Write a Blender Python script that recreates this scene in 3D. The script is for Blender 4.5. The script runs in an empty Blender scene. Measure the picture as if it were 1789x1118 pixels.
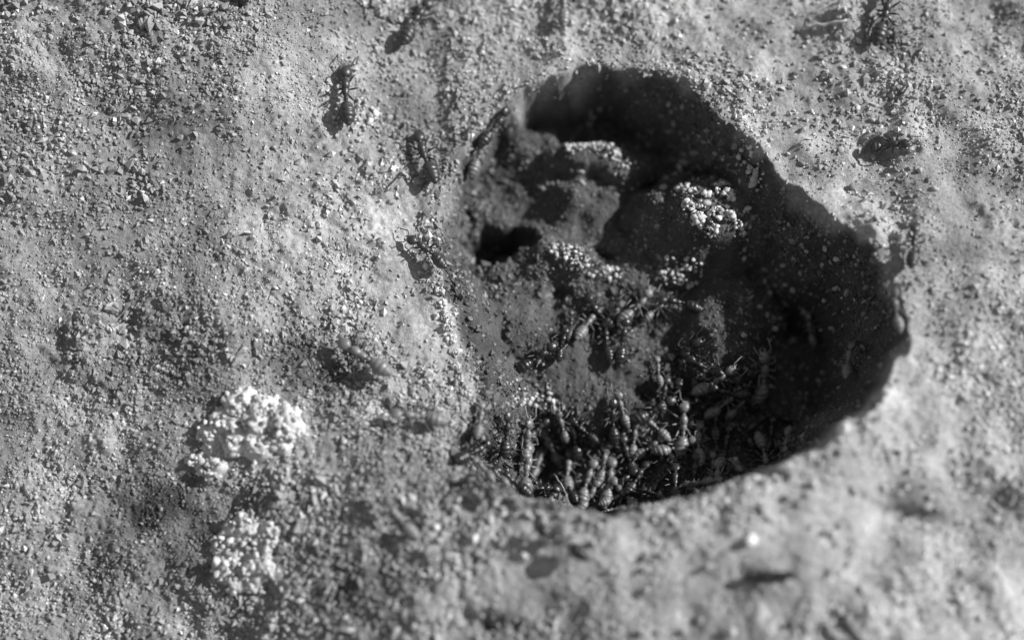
import bpy, bmesh, math, random
import numpy as np
from mathutils import Vector, Matrix, Euler

# ------------------------------------------------------------------ camera, sky, sun, exposure
MM = 0.001
scene = bpy.context.scene
PITCH = math.radians(74.0)          # camera looks down on the ground at this angle
DIST = 300 * MM
PXW, PXH = 1789.0, 1118.0           # size of the photograph, used to turn pixels into directions
PX_MM = 0.11                        # millimetres per photo pixel at the target point
SUN_EL, SUN_AZ = 35.0, 17.0          # sun stands to the right (azimuth measured from +X towards +Y)

cam_data = bpy.data.cameras.new('camera')
cam = bpy.data.objects.new('camera', cam_data)
scene.collection.objects.link(cam)
scene.camera = cam
cam.location = (0, -DIST * math.cos(PITCH), DIST * math.sin(PITCH))
cam.rotation_euler = (math.pi / 2 - PITCH, 0, 0)
cam_data.sensor_width = 36
cam_data.lens = 36 * (DIST / MM) / (PXW * PX_MM)
cam_data.clip_start = 0.005
cam_data.clip_end = 50
cam_data.dof.use_dof = True
cam_data.dof.focus_distance = 0.302
cam_data.dof.aperture_fstop = 3.5

world = bpy.data.worlds.new('World'); scene.world = world
world.use_nodes = True
wn = world.node_tree; wn.nodes.clear()
sky = wn.nodes.new('ShaderNodeTexSky'); sky.sky_type = 'NISHITA'; sky.sun_disc = False
sky.sun_elevation = math.radians(SUN_EL); sky.sun_rotation = math.radians(90 - SUN_AZ)
hs = wn.nodes.new('ShaderNodeHueSaturation'); hs.inputs['Saturation'].default_value = 0.0   # black-and-white film
bg = wn.nodes.new('ShaderNodeBackground'); bg.inputs['Strength'].default_value = 0.05
wo = wn.nodes.new('ShaderNodeOutputWorld')
wn.links.new(sky.outputs[0], hs.inputs['Color']); wn.links.new(hs.outputs[0], bg.inputs[0]); wn.links.new(bg.outputs[0], wo.inputs[0])

sun_data = bpy.data.lights.new('sun', 'SUN'); sun_data.energy = 4.0; sun_data.angle = math.radians(0.53)
sun_data.color = (1, 1, 1)
sun = bpy.data.objects.new('sun', sun_data); scene.collection.objects.link(sun)
sd_ = Vector((math.cos(math.radians(SUN_EL)) * math.cos(math.radians(SUN_AZ)),
              math.cos(math.radians(SUN_EL)) * math.sin(math.radians(SUN_AZ)), math.sin(math.radians(SUN_EL))))
sun.rotation_euler = sd_.to_track_quat('Z', 'Y').to_euler(); sun.location = sd_ * 1.0

vs = scene.view_settings
vs.view_transform = 'Standard'; vs.look = 'None'; vs.gamma = 1.0; vs.use_curve_mapping = False
vs.exposure = 0.66
scene.render.engine = 'CYCLES'

# ------------------------------------------------------------------ helpers
rng = np.random.default_rng(7)
random.seed(7)
COL = scene.collection
CAM = np.array(cam.location) / MM
RX = np.array([1.0, 0, 0])
UPV = np.array([0, math.sin(PITCH), math.cos(PITCH)])
FWD = np.array([0, math.cos(PITCH), -math.sin(PITCH)])

def ray(px, py):
    d = FWD * (DIST / MM) + RX * ((px - PXW / 2) * PX_MM) - UPV * ((py - PXH / 2) * PX_MM)
    return d / np.linalg.norm(d)

def at_z(px, py, z):
    """where the line of sight of a pixel meets the level z (all in mm)"""
    d = ray(px, py)
    return CAM + d * ((z - CAM[2]) / d[2])

def vnoise(x, y, wl, seed):
    """value noise in -1..1, wavelength wl"""
    r = np.random.default_rng(seed)
    tab = r.uniform(-1, 1, (256, 256))
    u = x / wl + 1000.37 * 7; v = y / wl + 1000.73 * 3
    iu = np.floor(u).astype(int); iv = np.floor(v).astype(int)
    fu = u - iu; fv = v - iv
    fu = fu * fu * (3 - 2 * fu); fv = fv * fv * (3 - 2 * fv)
    a = tab[iu % 256, iv % 256]; b = tab[(iu + 1) % 256, iv % 256]
    c = tab[iu % 256, (iv + 1) % 256]; d = tab[(iu + 1) % 256, (iv + 1) % 256]
    return (a * (1 - fu) + b * fu) * (1 - fv) + (c * (1 - fu) + d * fu) * fv

def sstep(a, b, x):
    t = np.clip((x - a) / (b - a), 0, 1)
    return t * t * (3 - 2 * t)

# ------------------------------------------------------------------ the terrain: rim of the crater (pixel, height mm, wall slope)
RIM = [(850, 200, 1.5, 5), (900, 168, 3.5, 6), (960, 138, 5, 6), (1040, 114, 5.5, 5), (1120, 118, 5, 2.4),
       (1200, 145, 6, 2.2), (1260, 190, 7, 2.0), (1320, 250, 8, 2.0), (1390, 325, 8.5, 2.0), (1470, 385, 9.5, 2.0),
       (1540, 440, 11, 2.2), (1572, 500, 12, 2.4), (1592, 575, 13, 3.0), (1562, 648, 14.5, 4), (1515, 715, 15, 5),
       (1415, 784, 15, 6), (1310, 832, 14, 6), (1205, 874, 13, 6), (1100, 897, 12, 6), (1020, 900, 11, 6),
       (930, 890, 9, 5), (850, 858, 6, 3), (800, 826, 3.5, 1.6), (780, 780, 1.5, 0.9), (822, 705, 0.8, 0.8),
       (806, 620, 0.5, 0.8), (776, 530, 0.5, 0.8), (756, 455, 0.5, 0.8), (772, 380, 0.3, 3), (788, 310, 0.3, 5),
       (812, 250, 0.5, 5)]
rp = np.array([list(at_z(a, b, h)[:2]) + [h, s] for a, b, h, s in RIM])
def catmull(P, n):
    out = []
    m = len(P)
    for i in range(m):
        p0, p1, p2, p3 = P[i - 1], P[i], P[(i + 1) % m], P[(i + 2) % m]
        for k in range(n):
            t = k / n
            out.append(0.5 * ((2 * p1) + (-p0 + p2) * t + (2 * p0 - 5 * p1 + 4 * p2 - p3) * t * t + (-p0 + 3 * p1 - 3 * p2 + p3) * t ** 3))
    return np.array(out)
rs = catmull(rp, 6)

# floor level control points (pixel, z)
FLOOR = [(880, 560, -8), (1000, 600, -11), (1120, 640, -13), (1200, 520, -11.5), (1250, 570, -12), (1010, 350, -8), (845, 340, -14), (850, 390, -13), (870, 270, -12.5), (920, 310, -11.5), (1060, 300, -8.5),
         (960, 450, -8), (1100, 470, -9.5), (1150, 380, -17), (1350, 550, -25), (1450, 550, -24), (1330, 680, -22), (1200, 700, -17),
         (1100, 790, -20), (960, 800, -28), (880, 785, -21), (1000, 700, -15), (860, 720, -10), (1150, 190, -19), (1030, 185, -20), (970, 175, -19), (930, 205, -15), (900, 240, -9), (1300, 300, -17), (1250, 440, -19),
         (1300, 780, -16), (1180, 830, -15), (1040, 860, -22), (1250, 640, -19)]
fc = np.array([list(at_z(a, b, z)[:2]) + [z] for a, b, z in FLOOR])

CX = np.arange(-135, 136, 1.0); CY = np.arange(-100, 101, 1.0)
gx, gy = np.meshgrid(CX, CY, indexing='ij')
def coarse_fields():
    P = np.stack([gx.ravel(), gy.ravel()], 1)
    A = rs[:, :2]; B = np.roll(A, -1, 0)
    best = np.full(len(P), 1e9); inside = np.zeros(len(P), bool)
    wsum = np.zeros(len(P)); hsum = np.zeros(len(P)); ssum = np.zeros(len(P))
    for i in range(len(A)):
        a, b = A[i], B[i]; ab = b - a
        t = np.clip(((P - a) @ ab) / (ab @ ab + 1e-9), 0, 1)
        d2 = ((P - (a + t[:, None] * ab)) ** 2).sum(1)
        best = np.minimum(best, d2)
        w = 1 / (d2 + 0.6) ** 1.6
        wsum += w; hsum += w * rs[i, 2]; ssum += w * rs[i, 3]
        cond = ((a[1] > P[:, 1]) != (b[1] > P[:, 1]))
        with np.errstate(divide='ignore', invalid='ignore'):
            xi = a[0] + (P[:, 1] - a[1]) / (b[1] - a[1]) * (b[0] - a[0])
        inside ^= cond & (P[:, 0] < xi)
    sdist = np.sqrt(best) * np.where(inside, -1, 1)
    fs = np.zeros(len(P)); fw = np.zeros(len(P))
    for x, y, z in fc:
        w = 1 / (((P - np.array([x, y])) ** 2).sum(1) + 6) ** 1.5
        fs += w * z; fw += w
    sh = gx.shape
    return sdist.reshape(sh), (hsum / wsum).reshape(sh), (ssum / wsum).reshape(sh), (fs / fw).reshape(sh)
F_SD, F_RH, F_SL, F_FL = coarse_fields()

def bil(F, x, y, x0, y0, step):
    u = np.clip((x - x0) / step, 0, F.shape[0] - 1.001); v = np.clip((y - y0) / step, 0, F.shape[1] - 1.001)
    i = u.astype(int); j = v.astype(int); fu = u - i; fv = v - j
    return (F[i, j] * (1 - fu) + F[i + 1, j] * fu) * (1 - fv) + (F[i, j + 1] * (1 - fu) + F[i + 1, j + 1] * fu) * fv

# bumps with an absolute top (pixel, z top, radius x, radius y mm) and pits (pixel, level, depth, rx, ry)
BUMPS = [(1244, 360, 0.3, 10.0, 7.0), (1312, 298, 2.2, 3.0, 5.0), (1035, 268, -4.5, 9.0, 3.5), (1085, 290, -5.5, 5.0, 3.0),
         (1000, 445, -6.0, 6.5, 3.5), (1180, 480, -9.5, 6.0, 3.0), (1150, 240, -13, 5, 3), (1270, 550, -8.5, 8, 11)]
PITS = [(862, 434, -12, 10, 6.2, 4.0), (905, 414, -11, 7, 5.0, 2.8), (972, 505, -9, 4.5, 3.0, 3.2), (1050, 440, -8.5, 4, 3.0, 1.8), (1045, 555, -10, 4, 3.5, 2.5),
        (1545, 258, 8, 3.5, 6.5, 3), (395, 12, 12, 4, 5, 2.2), (1350, 830, 13.5, 2.5, 5, 1.6), (1590, 900, 10, 2, 8, 2.2), (590, 640, 0, 0.9, 9, 4),
        (1130, 690, -14, 4, 3, 2.5), (545, 560, 0, 1.2, 9, 4), (700, 720, 0.5, 2.5, 6, 2.6), (705, 925, -5, 2.2, 5, 2.5), (850, 1095, 0, 3.5, 6, 3)]
bumps = [(at_z(a, b, z), rx, ry) for a, b, z, rx, ry in BUMPS]
pits = [(at_z(a, b, z), dep, rx, ry) for a, b, z, dep, rx, ry in PITS]

C_FLOOR = at_z(900, 570, -9); C_FLOOR2 = at_z(1070, 660, -13)
def height(x, y, fine=True):
    wx = x + vnoise(x, y, 9, 15) * 1.2 + vnoise(x, y, 4, 11) * 0.9 + vnoise(x, y, 1.7, 12) * 0.5
    wy = y + vnoise(x, y, 9, 16) * 1.2 + vnoise(x, y, 4, 13) * 0.9 + vnoise(x, y, 1.7, 14) * 0.5
    sdv = bil(F_SD, wx, wy, -135, -100, 1.0)
    rh = bil(F_RH, x, y, -135, -100, 1.0); sl = bil(F_SL, x, y, -135, -100, 1.0); fl = bil(F_FL, x, y, -135, -100, 1.0)
    out = np.maximum(sdv, 0); inn = np.maximum(-sdv, 0)
    far = np.exp(-np.maximum(np.hypot(x, y) - 120, 0) / 60)
    lump = (vnoise(x, y, 34, 21) * 2.0 + vnoise(x, y, 15, 22) * 1.1 + vnoise(x, y, 7, 23) * 0.8 + vnoise(x, y, 4.2, 24) * 0.6) * sstep(0, 10, out + 3)
    ground = rh * np.exp(-out / (60 + 90 * sstep(0, 50, x))) * (0.3 + 0.7 * far) + 0.24 * np.clip(y, -90, 90) * sstep(-12, -62, x) + lump
    calm = np.maximum(1 - sstep(0.5, 1.3, np.hypot((x - C_FLOOR[0]) / 13, (y - C_FLOOR[1]) / 10)), 1 - sstep(0.5, 1.3, np.hypot((x - C_FLOOR2[0]) / 16, (y - C_FLOOR2[1]) / 9)))
    flr = fl + vnoise(x, y, 11, 31) * 1.5 + (vnoise(x, y, 5, 32) * 1.2 + vnoise(x, y, 2.6, 34) * 0.6) * (1 - 0.75 * calm)
    rug = (vnoise(x, y, 7, 35) * 1.0 + vnoise(x, y, 3, 36) * 0.7 + vnoise(x, y, 1.3, 37) * 0.35) * np.minimum(sl, 3) * sstep(0.3, 2.5, inn)
    wall = ground - sl * inn * (1 + 0.2 * vnoise(x, y, 6, 33)) + rug
    k = 1.2
    h = np.clip(0.5 + 0.5 * (wall - flr) / k, 0, 1)
    mx = flr * (1 - h) + wall * h + k * h * (1 - h)
    z = np.where(sdv < 0, np.minimum(mx, ground), ground)
    for c, rx, ry in bumps:
        q = np.hypot((x - c[0]) / rx, (y - c[1]) / ry) + vnoise(x, y, 3, 41) * 0.18
        z = np.maximum(z, np.where(q < 1.7, c[2] - 9 * np.maximum(q - 0.55, 0) ** 1.3 - 0.6 * q, -99))
    for c, dep, rx, ry in pits:
        q = np.hypot((x - c[0]) / rx, (y - c[1]) / ry) + vnoise(x, y, 3.2, 42) * 0.4 + vnoise(x, y, 1.2, 43) * 0.15
        z = z - dep * (1 - sstep(0.6, 1.15, q)) if dep > 5 else z - dep * (1 - sstep(0.1, 1.2, q))
    if fine:
        rough = (0.6 + 0.4 * vnoise(x, y, 18, 51)) * (1 - 0.35 * sstep(5, 45, x))
        z = z + sstep(5, 45, x) * sstep(0, 3, out) * (vnoise(x, y, 5, 56) * 0.8 + vnoise(x, y, 9, 57) * 0.9)
        z = z + rough * (vnoise(x, y, 3.6, 55) * 0.45 + vnoise(x, y, 2.0, 52) * 0.42 + vnoise(x, y, 1.1, 53) * 0.38 + vnoise(x, y, 0.62, 54) * 0.26)
    return z

STEP = 0.3
fx = np.arange(-132, 132.01, STEP); fy = np.arange(-92, 92.01, STEP)
skirt = np.cumsum(0.4 * 1.33 ** np.arange(28))
XS = np.concatenate([fx[0] - skirt[::-1], fx, fx[-1] + skirt]); YS = np.concatenate([fy[0] - skirt[::-1], fy, fy[-1] + skirt])
XX, YY = np.meshgrid(XS, YS, indexing='ij')
ZZ = height(XX, YY)
ns = len(skirt)
ZF = ZZ[ns:-ns, ns:-ns]
def hz(x, y):
    return bil(ZF, np.asarray(x, float), np.asarray(y, float), fx[0], fy[0], STEP)
def normal_at(x, y, e=2.0):
    gx_ = (hz(x + e, y) - hz(x - e, y)) / (2 * e); gy_ = (hz(x, y + e) - hz(x, y - e)) / (2 * e)
    return Vector((-float(gx_), -float(gy_), 1)).normalized()
def hit(px, py):
    """first point of the terrain on a pixel's line of sight"""
    d = ray(px, py)
    t = np.linspace(250, 400, 3001)
    P = CAM[None] + d[None] * t[:, None]
    below = P[:, 2] < hz(P[:, 0], P[:, 1])
    i = int(np.argmax(below))
    return P[i]

# ------------------------------------------------------------------ materials (all grey: the photograph is black and white)
def new_mat(name):
    m = bpy.data.materials.new(name); m.use_nodes = True
    nt = m.node_tree; b = nt.nodes['Principled BSDF']
    return m, nt, b
def N(nt, t, **kw):
    n = nt.nodes.new(t)
    for k, v in kw.items(): setattr(n, k, v)
    return n
def grey(v): return (v, v, v, 1)

def noise(nt, vec, scale, detail=3, rough=0.55):
    n = N(nt, 'ShaderNodeTexNoise'); n.inputs['Scale'].default_value = scale
    n.inputs['Detail'].default_value = detail; n.inputs['Roughness'].default_value = rough
    nt.links.new(vec, n.inputs['Vector']); return n.outputs['Fac']
def ramp(nt, fac, pts):
    r = N(nt, 'ShaderNodeValToRGB'); el = r.color_ramp.elements
    while len(el) < len(pts): el.new(0.5)
    for e, (p, v) in zip(el, pts): e.position = p; e.color = grey(v)
    nt.links.new(fac, r.inputs[0]); return r.outputs[0]
def mult(nt, a, b):
    m = N(nt, 'ShaderNodeMath', operation='MULTIPLY'); nt.links.new(a, m.inputs[0])
    if isinstance(b, (int, float)): m.inputs[1].default_value = b
    else: nt.links.new(b, m.inputs[1])
    return m.outputs[0]

def sand_material():
    m, nt, b = new_mat('sandy_soil')
    tc = N(nt, 'ShaderNodeTexCoord').outputs['Object']
    at = N(nt, 'ShaderNodeAttribute', attribute_name='tone')
    n1 = ramp(nt, noise(nt, tc, 1300, 4), [(0.3, 0.72), (0.7, 1.25)])
    n2 = ramp(nt, noise(nt, tc, 160, 3), [(0.3, 0.8), (0.7, 1.15)])
    c = mult(nt, mult(nt, at.outputs['Fac'], n1), n2)
    nt.links.new(c, b.inputs['Base Color'])
    b.inputs['Roughness'].default_value = 0.9; b.inputs['Specular IOR Level'].default_value = 0.2
    bp = N(nt, 'ShaderNodeBump'); bp.inputs['Strength'].default_value = 0.9; bp.inputs['Distance'].default_value = 0.0005
    nt.links.new(noise(nt, tc, 1900, 5, 0.7), bp.inputs['Height']); nt.links.new(bp.outputs[0], b.inputs['Normal'])
    return m
def grain_material(name, base=None, var=0.2):
    m, nt, b = new_mat(name)
    tc = N(nt, 'ShaderNodeTexCoord').outputs['Object']
    n1 = ramp(nt, noise(nt, tc, 2200, 3), [(0.3, 0.75), (0.7, 1.2)])
    if base is None:
        at = N(nt, 'ShaderNodeAttribute', attribute_name='tone'); c = mult(nt, at.outputs['Fac'], n1)
    else:
        oi = N(nt, 'ShaderNodeObjectInfo')
        c = mult(nt, ramp(nt, oi.outputs['Random'], [(0, base * (1 - var)), (1, base * (1 + var))]), n1)
    nt.links.new(c, b.inputs['Base Color'])
    b.inputs['Roughness'].default_value = 0.6; b.inputs['Specular IOR Level'].default_value = 0.4
    bp = N(nt, 'ShaderNodeBump'); bp.inputs['Strength'].default_value = 0.5; bp.inputs['Distance'].default_value = 0.0002
    nt.links.new(noise(nt, tc, 4000, 3), bp.inputs['Height']); nt.links.new(bp.outputs[0], b.inputs['Normal'])
    return m
def chitin_material(name, v, rough):
    m, nt, b = new_mat(name)
    tc = N(nt, 'ShaderNodeTexCoord').outputs['Object']
    nt.links.new(ramp(nt, noise(nt, tc, 500, 2), [(0.3, v * 0.7), (0.7, v * 1.3)]), b.inputs['Base Color'])
    b.inputs['Roughness'].default_value = rough; b.inputs['Specular IOR Level'].default_value = 0.6
    bp = N(nt, 'ShaderNodeBump'); bp.inputs['Strength'].default_value = 0.25; bp.inputs['Distance'].default_value = 0.0001
    nt.links.new(noise(nt, tc, 5000, 2), bp.inputs['Height']); nt.links.new(bp.outputs[0], b.inputs['Normal'])
    return m
M_SAND = sand_material()
M_GRAIN = grain_material('sand_grain')
M_PALE = grain_material('pale_crumb', 0.58, 0.28)
M_WHITE = grain_material('white_quartz', 0.8, 0.05)
M_COARSE = grain_material('coarse_grain', 0.36, 0.45)
M_ANT = chitin_material('dark_chitin', 0.022, 0.3)
M_ANT2 = chitin_material('brown_chitin', 0.032, 0.4)
M_ANT3 = chitin_material('pale_chitin', 0.15, 0.4)
M_TWIG = chitin_material('dark_twig', 0.014, 0.7)
M_STRAW = chitin_material('dry_straw', 0.42, 0.6)

# ------------------------------------------------------------------ soil tone, with pale and dark patches
PATCH = [(480, 120, 55, 45, .8), (690, 375, 60, 60, .9), (690, 490, 55, 80, .7), (740, 580, 40, 60, .6), (560, 250, 90, 60, .3), (230, 400, 70, 50, .5), (780, 560, 22, 70, .9),
         (740, 800, 70, 50, .5), (1480, 910, 70, 40, .9), (1050, 1000, 60, 35, .6), (820, 1040, 80, 50, .6), (1060, 910, 130, 50, .5), (1550, 710, 50, 40, .5), (1390, 245, 50, 30, .8), (1340, 110, 60, 40, .6),
         (1470, 340, 60, 60, .5), (1280, 960, 90, 60, .5), (700, 670, 70, 30, .5)]
PATCH += [(640, 400, 100, 170, .55), (960, 960, 130, 50, .7), (800, 930, 90, 60, .4)]
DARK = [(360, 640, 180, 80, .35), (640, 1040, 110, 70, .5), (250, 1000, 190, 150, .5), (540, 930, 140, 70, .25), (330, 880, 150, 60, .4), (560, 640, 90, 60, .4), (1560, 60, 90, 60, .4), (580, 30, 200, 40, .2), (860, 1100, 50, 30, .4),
        (1590, 870, 60, 40, .35), (400, 20, 60, 30, .4), (260, 560, 120, 50, .2)]  # includes painted shade of the right-edge hollow and the top-left clods
PATCH = [(hit(a, b), rx, ry, s) for a, b, rx, ry, s in PATCH]
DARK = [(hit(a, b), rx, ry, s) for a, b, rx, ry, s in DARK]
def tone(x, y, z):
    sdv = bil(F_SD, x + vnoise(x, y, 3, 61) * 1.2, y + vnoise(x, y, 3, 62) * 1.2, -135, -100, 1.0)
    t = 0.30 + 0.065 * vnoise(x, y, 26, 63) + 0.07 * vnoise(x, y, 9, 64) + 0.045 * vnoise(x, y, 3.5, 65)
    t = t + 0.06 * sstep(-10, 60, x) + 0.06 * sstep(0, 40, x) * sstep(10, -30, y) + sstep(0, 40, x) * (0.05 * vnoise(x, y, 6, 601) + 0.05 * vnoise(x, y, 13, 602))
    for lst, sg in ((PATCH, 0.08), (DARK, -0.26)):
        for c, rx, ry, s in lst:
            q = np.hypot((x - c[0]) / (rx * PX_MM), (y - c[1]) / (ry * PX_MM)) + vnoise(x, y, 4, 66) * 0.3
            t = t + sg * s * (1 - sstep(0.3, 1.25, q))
    inside_mask = sstep(0.3, -2.0, sdv)                      # darker tone everywhere inside the crater rim
    t = t * (1 - inside_mask) + inside_mask * (0.09 + 0.025 * vnoise(x, y, 8, 67) + 0.02 * vnoise(x, y, 3, 68))
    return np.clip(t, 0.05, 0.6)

def mesh_np(name, V, Fq, nv, mat, tonev=None, smooth=True):
    me = bpy.data.meshes.new(name)
    me.vertices.add(len(V)); me.vertices.foreach_set('co', np.ascontiguousarray(V, np.float32).ravel())
    nf = len(Fq)
    me.loops.add(nf * nv); me.loops.foreach_set('vertex_index', np.ascontiguousarray(Fq, np.int32).ravel())
    me.polygons.add(nf); me.polygons.foreach_set('loop_start', np.arange(0, nf * nv, nv, dtype=np.int32))
    me.update(calc_edges=True)
    me.polygons.foreach_set('use_smooth', np.full(nf, smooth))
    if tonev is not None:
        a = me.attributes.new('tone', 'FLOAT', 'POINT'); a.data.foreach_set('value', np.ascontiguousarray(tonev, np.float32).ravel())
    me.materials.append(mat); me.validate()
    return me
def link(name, me, parent=None, **props):
    o = bpy.data.objects.new(name, me); COL.objects.link(o)
    if parent: o.parent = parent
    for k, v in props.items(): o[k] = v
    return o

nx, ny = len(XS), len(YS)
idx = np.arange(nx * ny).reshape(nx, ny)
quads = np.stack([idx[:-1, :-1], idx[1:, :-1], idx[1:, 1:], idx[:-1, 1:]], -1).reshape(-1, 4)
V = np.stack([XX, YY, ZZ], -1).reshape(-1, 3) * MM
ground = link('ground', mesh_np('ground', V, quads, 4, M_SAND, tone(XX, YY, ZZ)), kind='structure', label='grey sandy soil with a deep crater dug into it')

# ------------------------------------------------------------------ grain shapes
def ico(sub):
    bm = bmesh.new(); bmesh.ops.create_icosphere(bm, subdivisions=sub, radius=1.0)
    v = np.array([p.co[:] for p in bm.verts]); f = np.array([[q.index for q in p.verts] for p in bm.faces]); bm.free()
    return v, f
IV1 = np.array([[1, 0, 0], [-1, 0, 0], [0, 1, 0], [0, -1, 0], [0, 0, 1], [0, 0, -1]], float)
IF1 = np.array([[0, 2, 4], [2, 1, 4], [1, 3, 4], [3, 0, 4], [2, 0, 5], [1, 2, 5], [3, 1, 5], [0, 3, 5]])
IV2, IF2 = ico(2)
def stone_mesh(name, mat, seed, amp=0.2, flat=0.8):
    r = np.random.default_rng(seed)
    v = IV2.copy()
    for _ in range(5):
        d = r.normal(size=3); d /= np.linalg.norm(d)
        v += d * (np.clip(v @ d - r.uniform(0.55, 0.8), 0, 1) * -0.75)[:, None]      # broken facets
    v *= (1 + r.normal(0, amp * 0.3, (len(v), 1)))
    v *= np.array([1, r.uniform(0.7, 1.0), r.uniform(flat - 0.15, flat + 0.1)])
    return mesh_np(name, v, IF2, 3, mat)

# ------------------------------------------------------------------ loose sand, far too many grains to count
def sand_grains():
    n = 270000
    x = rng.uniform(-131, 131, n); y = rng.uniform(-91, 91, n)
    z = hz(x, y)
    sdv = bil(F_SD, x, y, -135, -100, 1.0)
    dens = 0.55 + 0.45 * vnoise(x, y, 12, 71) + 0.25 * vnoise(x, y, 4, 72)
    for c, rx, ry, s in PATCH:
        q = np.hypot((x - c[0]) / (rx * PX_MM), (y - c[1]) / (ry * PX_MM)) + vnoise(x, y, 4, 66) * 0.3
        dens = dens - 0.8 * s * (1 - sstep(0.4, 1.2, q))
    slope = np.hypot(hz(x + .4, y) - hz(x - .4, y), hz(x, y + .4) - hz(x, y - .4)) / .8
    cf = np.minimum(np.hypot((x - C_FLOOR[0]) / 13, (y - C_FLOOR[1]) / 10), np.hypot((x - C_FLOOR2[0]) / 16, (y - C_FLOOR2[1]) / 9))
    dens = np.where(sdv < -1, (dens * 0.9 + .3) * (0.35 + 0.65 * sstep(0.6, 1.3, cf)), dens * (1 - 0.35 * sstep(5, 45, x))) * np.where(slope > 2.2, 0.85, 1)
    keep = rng.uniform(size=n) < np.clip(dens, np.where((sdv < -1) & (cf > 1), 0.75, 0.06), 1) * sstep(131, 112, np.abs(x)) * sstep(91, 76, np.abs(y))
    x, y, z, sdv = x[keep], y[keep], z[keep], sdv[keep]
    n = len(x)
    size = np.clip(rng.lognormal(math.log(0.32), 0.45, n), 0.13, 1.0)
    size *= (0.9 + 0.42 * vnoise(x, y, 16, 73) + 0.2 * vnoise(x, y, 5, 74)) * np.where(x > 10, 0.9, 1.0)
    # random rotation by quaternion
    q = rng.normal(size=(n, 4)); q /= np.linalg.norm(q, axis=1)[:, None]
    w, a, b, c = q.T
    R = np.stack([1 - 2 * (b * b + c * c), 2 * (a * b - c * w), 2 * (a * c + b * w), 2 * (a * b + c * w), 1 - 2 * (a * a + c * c), 2 * (b * c - a * w),
                  2 * (a * c - b * w), 2 * (b * c + a * w), 1 - 2 * (a * a + b * b)], 1).reshape(n, 3, 3)
    sc = size[:, None] * np.stack([rng.uniform(0.9, 1.5, n), rng.uniform(0.75, 1.1, n), rng.uniform(0.6, 0.95, n)], 1)
    base = IV1[None] * (1 + rng.normal(0, 0.2, (n, 6, 1)))
    P = np.einsum('nij,nkj->nki', R, base * sc[:, None, :])
    P += np.stack([x, y, z + size * 0.22], 1)[:, None, :]
    Fc = (IF1[None] + 6 * np.arange(n)[:, None, None]).reshape(-1, 3)
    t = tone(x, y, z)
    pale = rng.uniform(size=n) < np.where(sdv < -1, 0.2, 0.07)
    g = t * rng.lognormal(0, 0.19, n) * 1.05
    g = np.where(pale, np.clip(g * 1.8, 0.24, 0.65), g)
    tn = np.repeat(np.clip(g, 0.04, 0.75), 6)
    return mesh_np('sand_grains', P.reshape(-1, 3) * MM, Fc, 3, M_GRAIN, tn, False)
link('sand_grains', sand_grains(), kind='stuff', label='loose grey sand grains scattered over the soil', category='sand')

# coarse grains, one by one, as pieces of the ground (largest on the near rim)
coarse_meshes = [stone_mesh('grain', M_COARSE, 100 + i) for i in range(7)]
def grain_obj(mesh, x, y, size, parent, name='grain', zoff=0.3, base=(0, 0, 0), z=None):
    o = bpy.data.objects.new(name, mesh); COL.objects.link(o); o.parent = parent
    zz = float(hz(x, y)) + size * zoff if z is None else z
    o.location = ((x - base[0]) * MM, (y - base[1]) * MM, (zz - base[2]) * MM)
    o.rotation_euler = (random.uniform(0, 6.28), random.uniform(0, 6.28), random.uniform(0, 6.28))
    s = size * MM; o.scale = (s, s * random.uniform(0.8, 1.1), s * random.uniform(0.8, 1))
    return o
def coarse():
    pts = []
    rimpix = [(p[0], p[1]) for p in RIM]
    for i in range(60):                                 # along the near lip
        k = random.uniform(13, 21); a = int(k); f = k - a
        px = RIM[a][0] * (1 - f) + RIM[a + 1][0] * f; py = RIM[a][1] * (1 - f) + RIM[a + 1][1] * f
        pts.append((px + random.gauss(4, 8), py + abs(random.gauss(2, 7)) + 3, random.uniform(0.45, 0.95)))
    for i in range(110): pts.append((random.uniform(1180, 1640), random.uniform(0, 420), random.uniform(0.4, 0.9)))
    for i in range(90): pts.append((random.uniform(950, 1640), random.uniform(780, 1118), random.uniform(0.5, 1.1)))
    for i in range(45): pts.append((random.uniform(150, 800), random.uniform(0, 1118), random.uniform(0.4, 0.65)))
    n = 0
    for px, py, s in pts:
        p = hit(px, py)
        if bil(F_SD, np.array([p[0]]), np.array([p[1]]), -135, -100, 1.0)[0] < 0.2: continue
        if n >= 230: break
        grain_obj(random.choice(coarse_meshes), p[0], p[1], s, ground); n += 1
coarse()
for i in range(130):                                    # bigger grains stuck in the shaded walls and on the floor
    px, py = (random.uniform(1290, 1560), random.uniform(380, 690)) if i < 95 else (random.uniform(930, 1330), random.uniform(150, 330))
    p = hit(px, py)
    if bil(F_SD, np.array([p[0]]), np.array([p[1]]), -135, -100, 1.0)[0] < -1:
        grain_obj(random.choice(coarse_meshes), p[0], p[1], random.uniform(.4, .95), ground)

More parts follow.
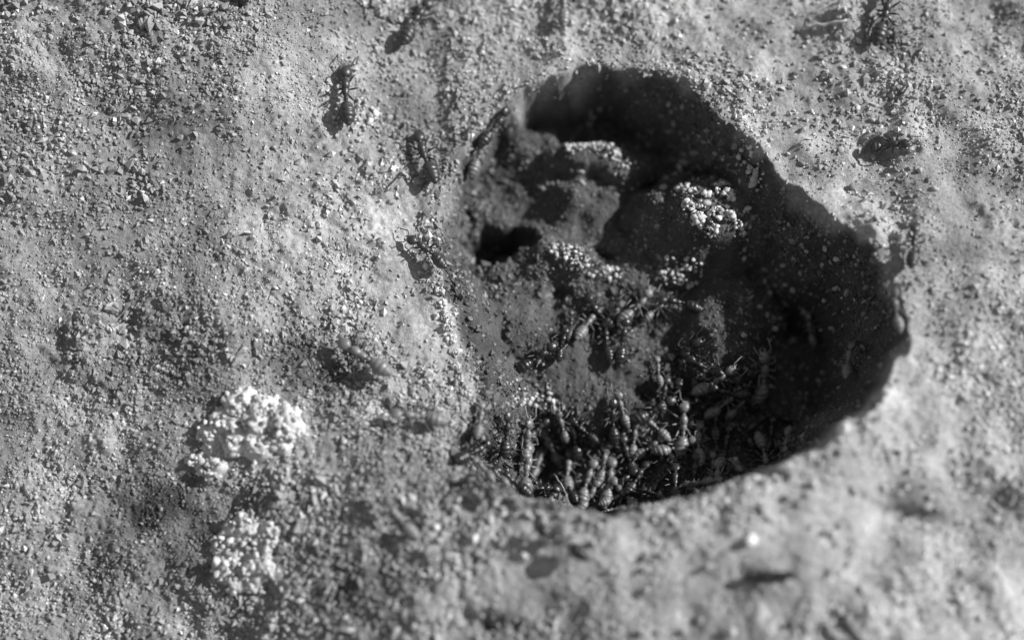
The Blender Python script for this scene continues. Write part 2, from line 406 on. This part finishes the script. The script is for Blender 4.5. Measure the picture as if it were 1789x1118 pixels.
# ------------------------------------------------------------------ pale crumb clumps
pale_meshes = [stone_mesh('grain', M_PALE, 200 + i, 0.62, 0.8) for i in range(9)]
def clump(px, py, blobs, gsize, count, label, cat='soil clump', core=True, name='crumb_clump', seed=1, cover=1.0):
    """blobs: (dx px, dy px, radius px, height mm) lumps that make up the heap"""
    c = hit(px, py); r = random.Random(seed)
    root = bpy.data.objects.new(name, None); COL.objects.link(root); root.empty_display_size = 0.002
    zc = float(hz(c[0], c[1])); root.location = (c[0] * MM, c[1] * MM, zc * MM)
    root['label'] = label; root['category'] = cat
    bl = [(c[0] + dx * PX_MM, c[1] - dy * PX_MM / math.sin(PITCH), rad * PX_MM * 0.92, h * 0.85) for dx, dy, rad, h in blobs]
    def top(x, y):
        t = 0.0
        for bx, by, br, bh in bl:
            q = np.hypot(x - bx, y - by) / br
            t = np.maximum(t, bh * np.sqrt(np.maximum(1 - q * q, 0)))
        return t
    if core:
        x0 = min(b[0] - b[2] for b in bl) - .5; x1 = max(b[0] + b[2] for b in bl) + .5
        y0 = min(b[1] - b[2] for b in bl) - .5; y1 = max(b[1] + b[2] for b in bl) + .5
        ax = np.arange(x0, x1, .35); ay = np.arange(y0, y1, .35)
        X, Y = np.meshgrid(ax, ay, indexing='ij')
        T = top(X, Y); Z = hz(X, Y) + T * 0.86 + np.where(T > 0, vnoise(X, Y, 2.2, 81 + seed) * 0.7 + vnoise(X, Y, 1.0, 91 + seed) * 0.4, -0.6)
        k = np.arange(X.size).reshape(X.shape)
        q = np.stack([k[:-1, :-1], k[1:, :-1], k[1:, 1:], k[:-1, 1:]], -1).reshape(-1, 4)
        q = q[(T.ravel()[q] > 0).any(1)]
        me = mesh_np('core', np.stack([X - c[0], Y - c[1], Z - zc], -1).reshape(-1, 3) * MM, q, 4, M_PALE)
        link('core', me, root)
    n = tries = 0; placed = []
    while n < count and tries < count * 60:
        tries += 1
        b = r.choices(bl, weights=[q[2] ** 2 for q in bl])[0]
        a = r.uniform(0, 6.283); d = b[2] * math.sqrt(r.uniform(0, 1.08))
        x, y = b[0] + d * math.cos(a), b[1] + d * math.sin(a)
        g = gsize * r.choice([.5, .65, .8, 1, 1.2, 1.6])
        t = float(top(x, y)) * r.uniform(.78, 1.05); z = float(hz(x, y)) + t + g * 0.25
        if any((x - X) ** 2 + (y - Y) ** 2 + (z - Zp) ** 2 < (0.52 * (g + G)) ** 2 for X, Y, Zp, G in placed): continue
        placed.append((x, y, z, g)); n += 1
        grain_obj(r.choice(pale_meshes), x, y, g, root, base=(c[0], c[1], zc), z=z)
    return root
clump(428, 752, [(-5, -42, 36, 4), (30, -22, 42, 5), (62, -8, 40, 5), (88, -2, 20, 3), (-38, -12, 30, 3), (-68, 2, 20, 2.4), (-56, 26, 22, 2.2), (-20, 18, 30, 3), (25, 22, 34, 3.2), (-80, 48, 18, 1.8), (-48, 52, 22, 2), (-62, 68, 14, 1.4), (68, 26, 20, 2.2), (-100, 44, 9, 1)], 0.56, 290,
      'larger heap of pale whitish crumbs lying on the open soil', seed=3)
clump(430, 968, [(-5, -38, 34, 3), (-34, -16, 28, 2.6), (-30, 16, 34, 3), (20, -5, 36, 3.2), (8, 36, 30, 2.6), (-12, 44, 22, 2), (42, -30, 22, 2.2), (32, 24, 26, 2.4)], 0.56, 220,
      'smaller round heap of pale crumbs below the larger heap', seed=5)
clump(1246, 356, [(-50, -42, 11, 1.6), (-40, -22, 13, 2), (-44, 4, 12, 1.8), (-30, 28, 14, 2), (-20, 4, 11, 1.6), (8, -30, 13, 2), (24, -44, 10, 1.5), (26, -16, 11, 1.6), (4, 20, 14, 2.2), (-6, 44, 13, 1.8), (30, 22, 11, 1.8), (50, 38, 13, 1.6), (62, 10, 7, 1), (-14, -14, 9, 1.5)], 0.52, 150,
      'sunlit pile of pale crumbs on a ledge inside the shaded crater', seed=8, core=False)
clump(1312, 300, [(-12, -25, 12, 1.5), (0, 0, 13, 1.6), (10, 20, 12, 1.2)], 0.6, 22,
      'short upright row of pale crumbs on the shaded far crater wall', seed=9, core=False)
clump(1040, 262, [(-35, -10, 22, .8), (0, -12, 22, .9), (30, 5, 20, .8), (55, 25, 20, .8)], 0.36, 90,
      'arc of small pale crumbs along the top ledge inside the crater', seed=10, core=False)
clump(1010, 445, [(-30, -10, 20, .8), (-5, 5, 22, .9), (30, 22, 20, .8), (60, 22, 20, .7)], 0.36, 75,
      'pale crumbs strewn over the middle ledge of the crater floor', seed=11, core=False)
clump(1185, 475, [(-15, 0, 25, .8), (20, 5, 25, .9)], 0.36, 50, 'pale crumbs on the crater floor above a glossy dark ant', seed=12, core=False)
clump(930, 695, [(-20, 0, 25, .7), (20, 5, 28, .7)], 0.4, 40, 'pale crumbs on the crater floor above the crowd of ants', seed=13, core=False)
clump(632, 200, [(-22, 0, 11, 1.2), (0, -18, 11, 1.2), (22, -4, 12, 1.2), (12, 20, 12, 1.1), (-12, 16, 10, 1.1)], 0.52, 44,
      'little ring of pale crumbs beside an ant on open soil', seed=14, core=False)

clump(795, 600, [(-28, -92, 7, .6), (-22, -70, 8, .7), (-18, -48, 9, .8), (-12, -28, 9, .8), (-6, -6, 8, .7), (2, 16, 7, .6), (4, 40, 6, .6), (10, 62, 6, .6), (24, 86, 7, .6)], 0.52, 110,
      'long thin strand of pale crumbs down the left crater lip', seed=15, core=False)

# ------------------------------------------------------------------ twigs and straws
def tube(bm, pts, radii, seg=8):
    rings = []
    for i, p in enumerate(pts):
        d = (pts[min(i + 1, len(pts) - 1)] - pts[max(i - 1, 0)]).normalized()
        u = d.orthogonal().normalized(); v = d.cross(u)
        rings.append([bm.verts.new(p + (u * math.cos(a) + v * math.sin(a)) * radii[i]) for a in [2 * math.pi * k / seg for k in range(seg)]])
    for a, b in zip(rings, rings[1:]):
        for k in range(seg): bm.faces.new((a[k], a[(k + 1) % seg], b[(k + 1) % seg], b[k]))
    bm.faces.new(rings[0][::-1]); bm.faces.new(rings[-1])
def twig(name, pix, rad, mat, label, cat, lift=0.2, rise=0.0):
    pts = []; pxs = []
    for a, b in zip(pix, pix[1:]):
        for k in range(6):
            t = k / 6; q = (a[0] + (b[0] - a[0]) * t, a[1] + (b[1] - a[1]) * t); pts.append(hit(*q)); pxs.append(q)
    pts.append(hit(*pix[-1])); pxs.append(pix[-1])
    z = np.array([p[2] for p in pts]); m = len(z)
    kk = np.arange(m); A = np.polyfit(kk, z, 1); zl = np.polyval(A, kk); zl += max((z - zl).max() * 0.6, 0) + rad + lift + rise * (1 - kk / (m - 1))
    pts = [at_z(q[0], q[1], zz) for q, zz in zip(pxs, zl)]      # the stick leans, resting on the soil by its last point
    c = pts[m // 2]
    P = [Vector(((p[0] - c[0]), (p[1] - c[1]), zl[i] - c[2])) + Vector((random.gauss(0, .08), random.gauss(0, .08), random.gauss(0, .08))) for i, p in enumerate(pts)]
    bm = bmesh.new(); tube(bm, P, [rad * (0.65 + 0.35 * math.sin(math.pi * (i + .6) / m)) * random.uniform(.9, 1.1) for i in range(m)])
    bmesh.ops.scale(bm, vec=(MM, MM, MM), verts=bm.verts); bmesh.ops.recalc_face_normals(bm, faces=bm.faces)
    me = bpy.data.meshes.new(name); bm.to_mesh(me); bm.free(); me.materials.append(mat)
    for p in me.polygons: p.use_smooth = True
    o = link(name, me, label=label, category=cat); o.location = Vector([float(v) for v in c]) * MM
    return o
twig('twig', [(1468, 1076), (1496, 1116), (1514, 1145)], 0.85, M_TWIG, 'thin black twig poking in from the soil edge, pointing down right', 'twig', 0.3, 1.5)
twig('twig', [(1302, 1010), (1345, 1006), (1392, 1003)], 0.8, M_TWIG, 'short thick dark stick lying level on pale soil', 'stick', -0.3)
twig('fibre', [(676, 330), (698, 306), (722, 288)], 0.13, M_TWIG, 'thin dark hair-like fibre beside an ant at the crater edge', 'fibre')
twig('straw', [(1405, 46), (1440, 44), (1480, 36)], 0.4, M_STRAW, 'short pale straw lying on rough soil beyond the crater', 'straw')
twig('straw', [(985, 828), (1000, 848), (1014, 872), (1008, 888)], 0.22, M_STRAW, 'bent pale straw leaning at the near crater wall', 'straw', .5)
twig('straw', [(968, 828), (985, 852), (996, 886)], 0.18, M_STRAW, 'thin straight pale straw crossing the bent straw', 'straw', .5)
twig('straw', [(1000, 848), (1022, 838), (1044, 826)], 0.18, M_STRAW, 'thin pale straw slanting up from the bent straw', 'straw', .7)

# pebbles that stand out
def pebble(px, py, size, label, mat=M_PALE, seed=1):
    p = hit(px, py); me = stone_mesh('pebble', mat, 300 + seed, .15, .85)
    o = grain_obj(me, p[0], p[1], size, None, 'pebble', zoff=0.5); o['label'] = label; o['category'] = 'pebble'
pebble(1310, 943, 1.6, 'round whitish pebble lying alone on pale soil above the dark stick', M_WHITE, seed=1)
pebble(1472, 750, 1.6, 'large pale pebble perched on the near crater lip', M_WHITE, seed=2)
pebble(1283, 808, 1.2, 'oval pale pebble on the near crater lip beside shaded ants', seed=3)
pebble(958, 943, 1.2, 'small white pebble at the head of a dark ant', M_WHITE, seed=4)
pebble(1300, 140, 0.8, 'small bright pebble on the soil just beyond the crater', seed=6)

# ------------------------------------------------------------------ ants: one continuous remeshed body each pose (built at 100x, mm = 0.1 unit)
def ant_mesh(seed, mats):
    r = random.Random(seed)
    bm = bmesh.new()
    def ell(c, rad, rz=0, ry=0):
        mat = Matrix.Translation(c) @ Euler((0, ry, rz)).to_matrix().to_4x4() @ Matrix.Diagonal((*rad, 1))
        bmesh.ops.create_uvsphere(bm, u_segments=20, v_segments=14, radius=1.0, matrix=mat)
    turn = r.uniform(-.3, .3); gt = r.uniform(-.25, .25); gl = r.uniform(-.1, .25)
    V3 = Vector
    hd = V3((math.cos(turn), math.sin(turn), -.12))
    for gx0, ga, gb in ((-2.5, .75, .98), (-3.15, .85, 1.25), (-3.9, .85, 1.22), (-4.55, .75, .95), (-5.1, .6, .55)):      # gaster, in segments
        ell(V3((gx0, gt * (-gx0 - 1.2) * .9, 1.75 + gl * (-gx0 - 1.5) * .4)), (ga, gb, gb * .95), gt, -gl * .5)
    ell(V3((-1.35, gt * .35, 1.75)), (.42, .36, .55))                             # petiole
    ell(V3((-1.75, gt * .7, 1.7)), (.5, .25, .25)); ell(V3((-.9, 0, 1.6)), (.6, .26, .26))
    ell(V3((-.1, 0, 1.75)), (.95, .55, .58)); ell(V3((.95, 0, 1.95)), (.95, .68, .7))   # thorax
    ell(V3((1.8, 0, 1.9)), (.55, .32, .34))
    hc = V3((2.1, 0, 1.95)) + hd * .95
    ell(hc, (1.05, .98, .72), turn, .15); ell(hc + hd * .6, (.6, .72, .5), turn, .2)
    side = V3((-math.sin(turn), math.cos(turn), 0))
    for s in (-1, 1):
        ell(hc + side * s * .82 + hd * .15 + V3((0, 0, .22)), (.24, .17, .22), turn)
        tube(bm, [hc + hd * .95 + side * s * .45 - V3((0, 0, .15)), hc + hd * 1.45 + side * s * .42 - V3((0, 0, .25)), hc + hd * 1.75 + side * s * .08 - V3((0, 0, .3))], [.2, .17, .07], 6)
        a0 = hc + hd * .7 + side * s * .3 + V3((0, 0, .3)); sp = r.uniform(.8, 1.5)
        a1 = a0 + hd * r.uniform(.4, .9) + side * s * sp + V3((0, 0, r.uniform(.1, .5)))
        a2 = a1 + hd * r.uniform(1.3, 1.9) + side * s * r.uniform(-.3, .5) - V3((0, 0, r.uniform(.4, .9)))
        tube(bm, [a0, (a0 + a1) / 2 + V3((0, 0, .1)), a1, a1 * .6 + a2 * .4, a2], [.12, .12, .13, .13, .15], 6)
        for k, (x0, ang, ln) in enumerate(((1.15, 52, 1.0), (.45, 95, .95), (-.1, 140, 1.25))):
            an = math.radians(ang + r.uniform(-16, 16)); dr = V3((math.cos(an), s * math.sin(an), 0))
            p0 = V3((x0, s * .4, 1.45)); p1 = p0 + dr * .35 - V3((0, 0, .25))
            p2 = p1 + dr * 1.3 * ln + V3((0, 0, r.uniform(.8, 1.1)))
            an2 = an + s * math.radians((18, 0, 12)[k]) * (1 if k else -1); dr2 = V3((math.cos(an2), s * math.sin(abs(an2)), 0)) if False else dr
            p3 = p2 + dr2 * 0.95 * ln - V3((0, 0, p2.z - .45)); p4 = p3 + dr2 * r.uniform(.7, 1.0) - V3((0, 0, .4))
            tube(bm, [p0, p1, p1 * .5 + p2 * .5 + V3((0, 0, .05)), p2, p2 * .5 + p3 * .5, p3, p4], [.22, .17, .18, .12, .12, .1, .09], 7)
    bmesh.ops.recalc_face_normals(bm, faces=bm.faces)
    bmesh.ops.scale(bm, vec=(.1, .1, .1), verts=bm.verts)
    tmp = bpy.data.meshes.new('ant_tmp'); bm.to_mesh(tmp); bm.free()
    o = bpy.data.objects.new('ant_tmp', tmp); COL.objects.link(o)
    md = o.modifiers.new('r', 'REMESH'); md.mode = 'VOXEL'; md.voxel_size = 0.0085
    sm = o.modifiers.new('s', 'SMOOTH'); sm.factor = .4; sm.iterations = 2
    dg = bpy.context.evaluated_depsgraph_get(); dg.update()
    me = bpy.data.meshes.new_from_object(o.evaluated_get(dg), depsgraph=dg)
    bpy.data.objects.remove(o); bpy.data.meshes.remove(tmp)
    me.transform(Matrix.Scale(10 * MM, 4))
    me.transform(Matrix.Translation((0.0009, 0, 0)))
    for p in me.polygons: p.use_smooth = True
    outs = []
    for m in mats:
        c = me.copy(); c.name = 'ant'; c.materials.clear(); c.materials.append(m); outs.append(c)
    return outs
ANTS = [ant_mesh(500 + i, (M_ANT, M_ANT2, M_ANT3)) for i in range(6)]

def ant(px, py, head, ln, shade, label, group=None, lift=0.5):
    p = hit(px, py)
    me = random.choice(ANTS)[shade]
    o = bpy.data.objects.new('ant', me); COL.objects.link(o)
    n = normal_at(p[0], p[1]); n = (n * 1.0 + Vector((0, 0, .35))).normalized()
    a = math.radians(head); f = Vector((math.cos(a), math.sin(a) / math.sin(PITCH), 0)); f = (f - n * f.dot(n)).normalized()
    l = n.cross(f)
    s = ln * 1.08 * PX_MM / 11.0
    R = Matrix((f, l, n)).transposed().to_4x4()
    ring = [float(hz(p[0] + 2.6 * math.cos(t), p[1] + 2.6 * math.sin(t))) for t in (0, .785, 1.57, 2.36, 3.14, 3.93, 4.71, 5.5)]
    pos = Vector((p[0], p[1], max(float(hz(p[0], p[1])), sum(ring) / 8 + .15) + lift))
    o.matrix_world = Matrix.Translation(pos * MM) @ R @ Matrix.Scale(s, 4)
    o['label'] = label; o['category'] = 'ant'
    if group: o['group'] = group
    return o

ant(600, 178, 95, 118, 1, 'ant on open soil beside the little ring of pale crumbs')
ant(722, 52, 58, 118, 1, 'dark ant walking uphill on coarse soil with legs spread wide')
ant(987, 22, 92, 100, 2, 'pale-bodied ant on the soil above the crater top')
ant(742, 290, 108, 118, 1, 'ant beside the thin dark fibre at the crater edge')
ant(826, 270, 84, 95, 2, 'pale ant at the crater edge between two darker ants')
ant(852, 222, 62, 95, 1, 'ant stepping over the upper left lip of the crater')
ant(752, 445, 145, 95, 1, 'ant on the left crater lip below the bright dust patch')
ant(645, 632, 148, 120, 2, 'greyish ant alone on the slope between crater and larger crumb heap', lift=0.9)
ant(735, 738, 172, 105, 2, 'ant at the lower left crater lip among soil crumbs', lift=0.9)
ant(706, 905, 125, 95, 2, 'ant on the open soil right of the smaller crumb heap', lift=0.9)
ant(990, 948, 152, 105, 0, 'dark ant on pale soil in front of the near lip', lift=0.2)
ant(1540, 45, 72, 120, 1, 'ant on rough soil beyond the crater near the pale straw')
ant(1548, 258, 8, 85, 1, 'dark ant in a hollow of the soil beyond the crater')
ant(1590, 440, 80, 90, 1, 'ant climbing the outer soil beside the shaded crater wall')
ant(1572, 545, 78, 80, 2, 'pale ant on the lip at the end of the crater')
ant(935, 628, 35, 90, 0, 'glossy dark ant alone on the smooth lit crater floor')
ant(1060, 602, 92, 85, 0, 'glossy dark ant upright in the middle of the crater floor')
ant(1188, 535, 170, 90, 0, 'glossy dark ant below the pale crumbs on the crater floor')
ant(1195, 618, 25, 95, 0, 'glossy dark ant at the edge of the shaded crater floor')
ant(1325, 655, 105, 110, 2, 'long pale ant at the border of the deep shadow')
ant(1490, 640, 92, 85, 2, 'pale ant deep in shadow on the crater wall')
ant(1418, 580, 70, 70, 2, 'small pale ant in the darkest part of the crater')
ant(962, 782, 112, 95, 2, 'bright ant with shining abdomen in the near crowd')
ant(905, 828, 75, 115, 2, 'large pale ant at the left end of the near crowd')
ant(1190, 755, 90, 110, 2, 'pale ant facing up the crater in the near crowd')
ant(1065, 850, 80, 100, 2, 'pale ant right of the straws under the near lip')
# the crowd in the shade
CROWD = [(835, 745), (868, 800), (840, 835), (872, 845), (935, 745), (985, 740), (1030, 745), (1075, 770), (1100, 805), (1130, 780), (1120, 840), (1155, 845), (1165, 800), (1215, 790),
         (1245, 750), (1240, 820), (1010, 800), (1050, 815), (950, 850), (1140, 655), (1160, 690), (1215, 690), (1250, 660), (1085, 720), (1280, 715), (1045, 555), (1020, 575), (1110, 545), (1300, 760), (1340, 770), (980, 610), (1095, 870), (1205, 835), (880, 755), (1185, 650), (1230, 640), (1135, 715), (1195, 720), (1060, 740), (1265, 790), (1320, 745), (1355, 735), (905, 775), (1010, 765), (1145, 745), (1270, 680), (1085, 845), (1030, 870), (985, 870), (1250, 845), (815, 790), (850, 855), (895, 860), (925, 815), (940, 865), (1070, 880), (1140, 870), (1175, 860), (1225, 855), (1275, 825), (1330, 800), (1375, 770), (1000, 830), (1020, 845), (1115, 765), (1180, 785), (1255, 705), (1300, 690), (1075, 560), (1150, 545), (1085, 600), (990, 575)]
for px, py in CROWD:
    ant(px + random.uniform(-6, 6), py + random.uniform(-6, 6), random.choice([90, 75, 110, 130, 60, 95, 150, 30, 270]) + random.uniform(-15, 15), random.uniform(58, 98), random.choice([0, 1, 1, 2, 2]),
        *(('ant among the loose crumbs in the middle of the crater floor', 'ants in the middle of the crater floor') if py < 630 else
          ('ant at the border of light and shadow on the crater floor', 'ants at the shadow border') if py < 732 and px > 1080 else
          ('ant milling about in the shaded crowd under the near crater lip', 'crowd of ants under the near lip')))
